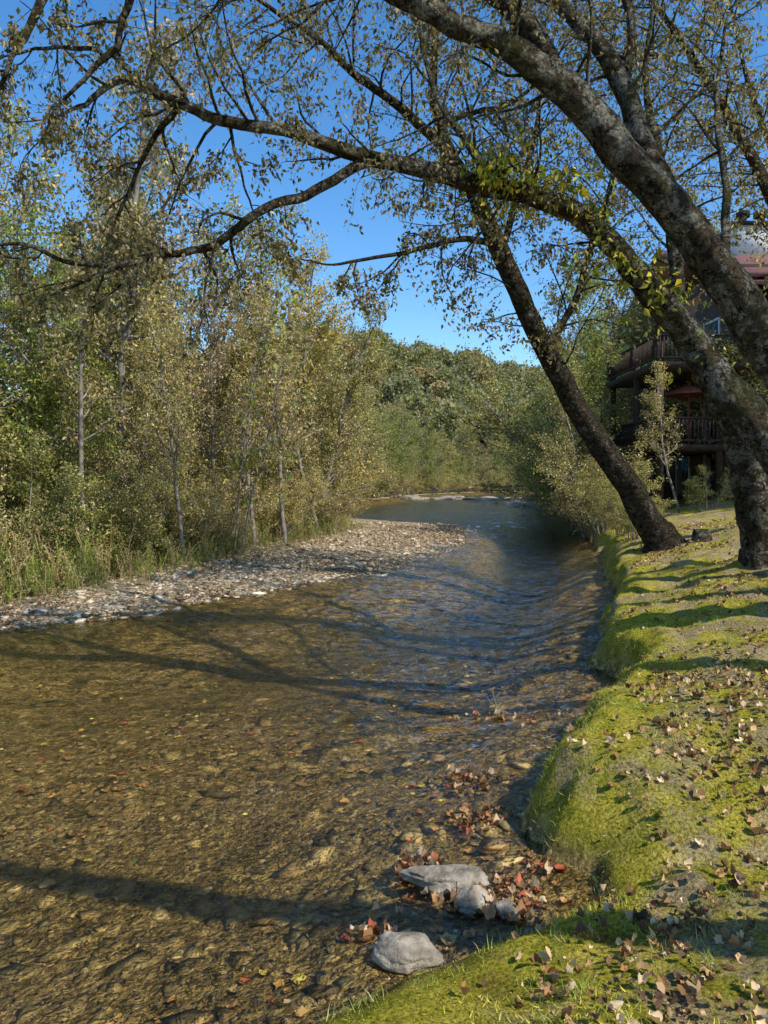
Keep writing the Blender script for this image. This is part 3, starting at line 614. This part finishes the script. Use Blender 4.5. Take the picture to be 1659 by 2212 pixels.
for (x,y,h,k) in [(6.7,21,1.7,2),(7.4,25,3.2,0),(7.9,28,4,1),(9.1,34,4.2,2),(6.2,18.4,1.1,2),(6.5,19.5,1.5,0),(10.6,24.5,1.6,2),(13.4,24,1.8,0)]:
    place('riverside_shrub',S[k],x,y,h,4,sxy=1.4)
SY=TB(707)
for q in range(2):
    P=SY.path((-3.9+q*.2,19.3,.4),(.13+q*.05,0,1),7.4-q*.9,12,.03,np.array([0,0,.02])); SY.tube(P,np.linspace(.03,.006,13),5)
    for i in range(3,13):
        for w_ in range(4):
            pp=SY.path(P[i],SY.rng.normal(0,1,3)+[0,0,.6],.9,4,.15,np.zeros(3)); SY.tube(pp,np.linspace(.01,.003,5),3)
            SY.L.append(pp[SY.rng.integers(1,5,7)]+SY.rng.normal(0,.1,(7,3)))
SY.mesh('sycamore_sapling',M_barkfar,M_leaf,.22,[(.24,.27,.06),(.38,.32,.1),(.2,.16,.07)],None,.4)
DT=TB(808)
for (x,y,z,L,dx,dy) in [(-.75,5.3,-.03,.3,-.5,-.5),(1.2,6.95,.0,.35,-1,.1),(-5.0,10.9,.05,.6,-1,-.6),(-4.2,13.6,.12,.7,1,.2),(1.2,2.35,.5,.25,1,-.1)]:
    for q in range(3):
        P=DT.path((x,y,z),(dx+DT.rng.normal(0,.3),dy+DT.rng.normal(0,.3),.05),L,6,.2,np.array([0,0,.0])); DT.tube(P,np.linspace(.006,.002,7),4)
DT.mesh('driftwood_twigs',M_barkfar,M_leaf,.1,BCH)
ST=TB(909); ST.tube([(6.75,15.7,.75),(6.75,15.7,1.05),(6.75,15.7,1.18),(6.75,15.7,1.19)],[.28,.2,.18,.001],14,.08); ST.mesh('tree_stump',M_bark,M_leaf,.1,BCH)
# ---------------------------------------------------------------- house with decks
M_wall=simple('wood_siding',[(.3,(.09,.056,.04)),(.7,(.15,.092,.068))],3,.8,.3,.01,stretch=(1,1,9))
M_deck=simple('deck_wood',[(.3,(.035,.024,.017)),(.7,(.08,.055,.04))],5,.8,.3,.01)
M_roof=simple('roof_shingles',[(.3,(.22,.10,.08)),(.7,(.38,.19,.155))],9,.9,.6,.02)
M_canvas=simple('umbrella_canvas',[(.3,(.16,.05,.04)),(.7,(.22,.07,.06))],9,.9,.2,.01)
M_white=simple('white_trim',[(.3,(.6,.58,.54)),(.7,(.75,.73,.7))],4,.6,.1,.01)
M_black=simple('black_metal',[(.3,(.02,.02,.02)),(.7,(.04,.04,.04))],4,.5,.1,.01)
m,nt,out=newmat('window_glass'); pbsdf(nt,out,(.03,.04,.045),.05,None,.8); M_glass=m
house=link(bpy.data.objects.new('riverside_house',None)); house.location=(.7,1.2,0)
BF=np.array([(0,3,2,1),(4,5,6,7),(0,1,5,4),(1,2,6,5),(2,3,7,6),(3,0,4,7)])
def boxes(name,bs,mat,parent=house):
    V=[];F=[]
    for i,(x0,x1,y0,y1,z0,z1) in enumerate(bs):
        V+=[(x0,y0,z0),(x1,y0,z0),(x1,y1,z0),(x0,y1,z0),(x0,y0,z1),(x1,y0,z1),(x1,y1,z1),(x0,y1,z1)]; F.append(BF+8*i)
    return mk(name,V,[np.concatenate(F)],[mat],parent=parent)
boxes('walls',[(13.0,25,28,40,1.0,10.3)],M_wall)
boxes('gable_walls',[(13.2,24.8,28.4,39.6,10.3,10.9)],M_wall)
V=[(12.3,27.2,10.25),(25.7,27.2,10.25),(25.7,34,13.2),(12.3,34,13.2),(12.3,40.8,10.25),(25.7,40.8,10.25)]
V+= [(a,b,c-.2) for a,b,c in V]
mk('roof',V,[[(0,1,2,3),(3,2,5,4),(7,6,9,8),(8,9,10,11),(0,6,7,1),(4,5,11,10),(1,7,8,2),(2,8,11,5),(0,3,9,6),(3,4,10,9)]],[M_roof],parent=house)
dz=[3.55,6.6]; dk=[];rail=[];posts=[]
for z in dz:
    dk+=[(9.3,17.2,26,27.97,z-.22,z),(9.3,12.97,27.975,32,z-.22,z)]
    for zz in (z+.95,z+.12): rail+=[(9.3,17.2,26,26.07,zz,zz+.07),(9.3,9.37,26.075,32,zz,zz+.07)]
    for x in np.arange(9.45,17.2,.14): rail.append((x,x+.035,26.015,26.05,z+.19,z+.95))
    for y in np.arange(26.2,32,.14): rail.append((9.315,9.35,y,y+.035,z+.19,z+.95))
for x in (9.42,11.6,13.8,16.9):
    posts.append((x,x+.2,26.1,26.3,.8,7.6 if x<12 else 9.6))
for y in (28.6,31.7): posts.append((9.42,9.62,y,y+.2,.8,7.6))
boxes('decks',dk,M_deck); boxes('deck_railings',rail,M_deck); boxes('deck_posts',posts,M_deck)
mk('deck_roof',[(12.6,25.6,9.5),(17.6,25.6,9.5),(17.6,27.98,10.1),(12.6,27.98,10.1),(12.6,25.6,9.35),(17.6,25.6,9.35),(17.6,27.98,9.95),(12.6,27.98,9.95)],[BF],[M_roof],parent=house)
mk('pent_roof',[(13.2,26.8,8.3),(19,26.8,8.3),(19,27.98,9.0),(13.2,27.98,9.0),(13.2,26.8,8.2),(19,26.8,8.2),(19,27.98,8.9),(13.2,27.98,8.9)],[BF],[M_roof],parent=house)
win=[];fr_=[]
for z in (1.6,3.9,7.0):
    for x in (13.9,15.9,18.0,20.5):
        win.append((x,x+1.3,27.95,27.99,z,z+1.9))
        fr_+=[(x-.1,x,27.93,27.995,z-.1,z+2),(x+1.3,x+1.4,27.93,27.995,z-.1,z+2),(x,x+1.3,27.93,27.995,z+1.9,z+2),(x,x+1.3,27.93,27.995,z-.1,z),(x+.62,x+.68,27.94,27.985,z,z+1.9)]
    for y in (29,32,35.5):
        win.append((12.96,12.995,y,y+1.3,z,z+1.8)); fr_+=[(12.94,12.997,y-.1,y,z-.1,z+1.9),(12.94,12.997,y+1.3,y+1.4,z-.1,z+1.9),(12.94,12.997,y,y+1.3,z+1.8,z+1.9)]
boxes('windows',win,M_glass); boxes('window_frames',fr_,M_white)
boxes('chimney',[(15.2,18.2,32,33.6,12,13.7)],M_white); boxes('chimney_cap',[(15.05,18.35,31.85,33.75,13.7,13.85)],M_black)
c=TB(1)
for x in (15.8,16.6):
    c.tube([(x,32.8,13.85),(x,32.8,14.3)],[.16,.16],12); c.tube([(x,32.8,14.3),(x,32.8,14.32),(x,32.8,14.58),(x,32.8,14.6)],[.01,.3,.3,.01],12)
c.mesh('chimney_pots',M_black,M_leaf,.1,BCH,parent=house)
u=TB(2); u.tube([(11.7,28.4,3.55),(11.7,28.4,6.0)],[.03,.03],8); u.tube([(11.7,28.4,5.5),(11.7,28.4,5.52),(11.7,28.4,5.85),(11.7,28.4,5.92)],[.95,.97,.2,.01],8)
u.mesh('patio_umbrella',M_canvas,M_leaf,.1,BCH)
# ---------------------------------------------------------------- light, sky, camera
az=math.radians(127); el=math.radians(46)
w=bpy.data.worlds.new('World'); scene.world=w; w.use_nodes=True; nt=w.node_tree; nt.nodes.clear()
sk=N(nt,'ShaderNodeTexSky',sky_type='NISHITA'); sk.sun_disc=False; sk.sun_elevation=el; sk.sun_rotation=az
sk.altitude=200; sk.air_density=1.0; sk.dust_density=.3; sk.ozone_density=2.0
hs=N(nt,'ShaderNodeHueSaturation'); hs.inputs['Saturation'].default_value=1.3; hs.inputs['Value'].default_value=1.5; nt.links.new(sk.outputs[0],hs.inputs['Color'])
bg=N(nt,'ShaderNodeBackground'); bg.inputs[1].default_value=.15; wo=N(nt,'ShaderNodeOutputWorld')
nt.links.new(hs.outputs[0],bg.inputs[0]); nt.links.new(bg.outputs[0],wo.inputs[0])
sun=bpy.data.lights.new('sun','SUN'); sun.energy=5.0; sun.angle=math.radians(.5); sun.color=(1,.96,.88)
so=link(bpy.data.objects.new('sun',sun)); dirv=Vector((math.sin(az)*math.cos(el),math.cos(az)*math.cos(el),math.sin(el)))
so.rotation_euler=dirv.to_track_quat('Z','Y').to_euler(); so.location=dirv*50
cam=bpy.data.cameras.new('camera'); co=link(bpy.data.objects.new('camera',cam)); co.location=(0,0,2.2); co.rotation_euler=(math.radians(90),0,0)
cam.sensor_fit='VERTICAL'; cam.sensor_height=36; cam.lens=26; cam.shift_y=-.03; cam.clip_start=.05; cam.clip_end=4000
scene.camera=co
scene.view_settings.view_transform='Standard'; scene.view_settings.look='None'; scene.view_settings.exposure=0
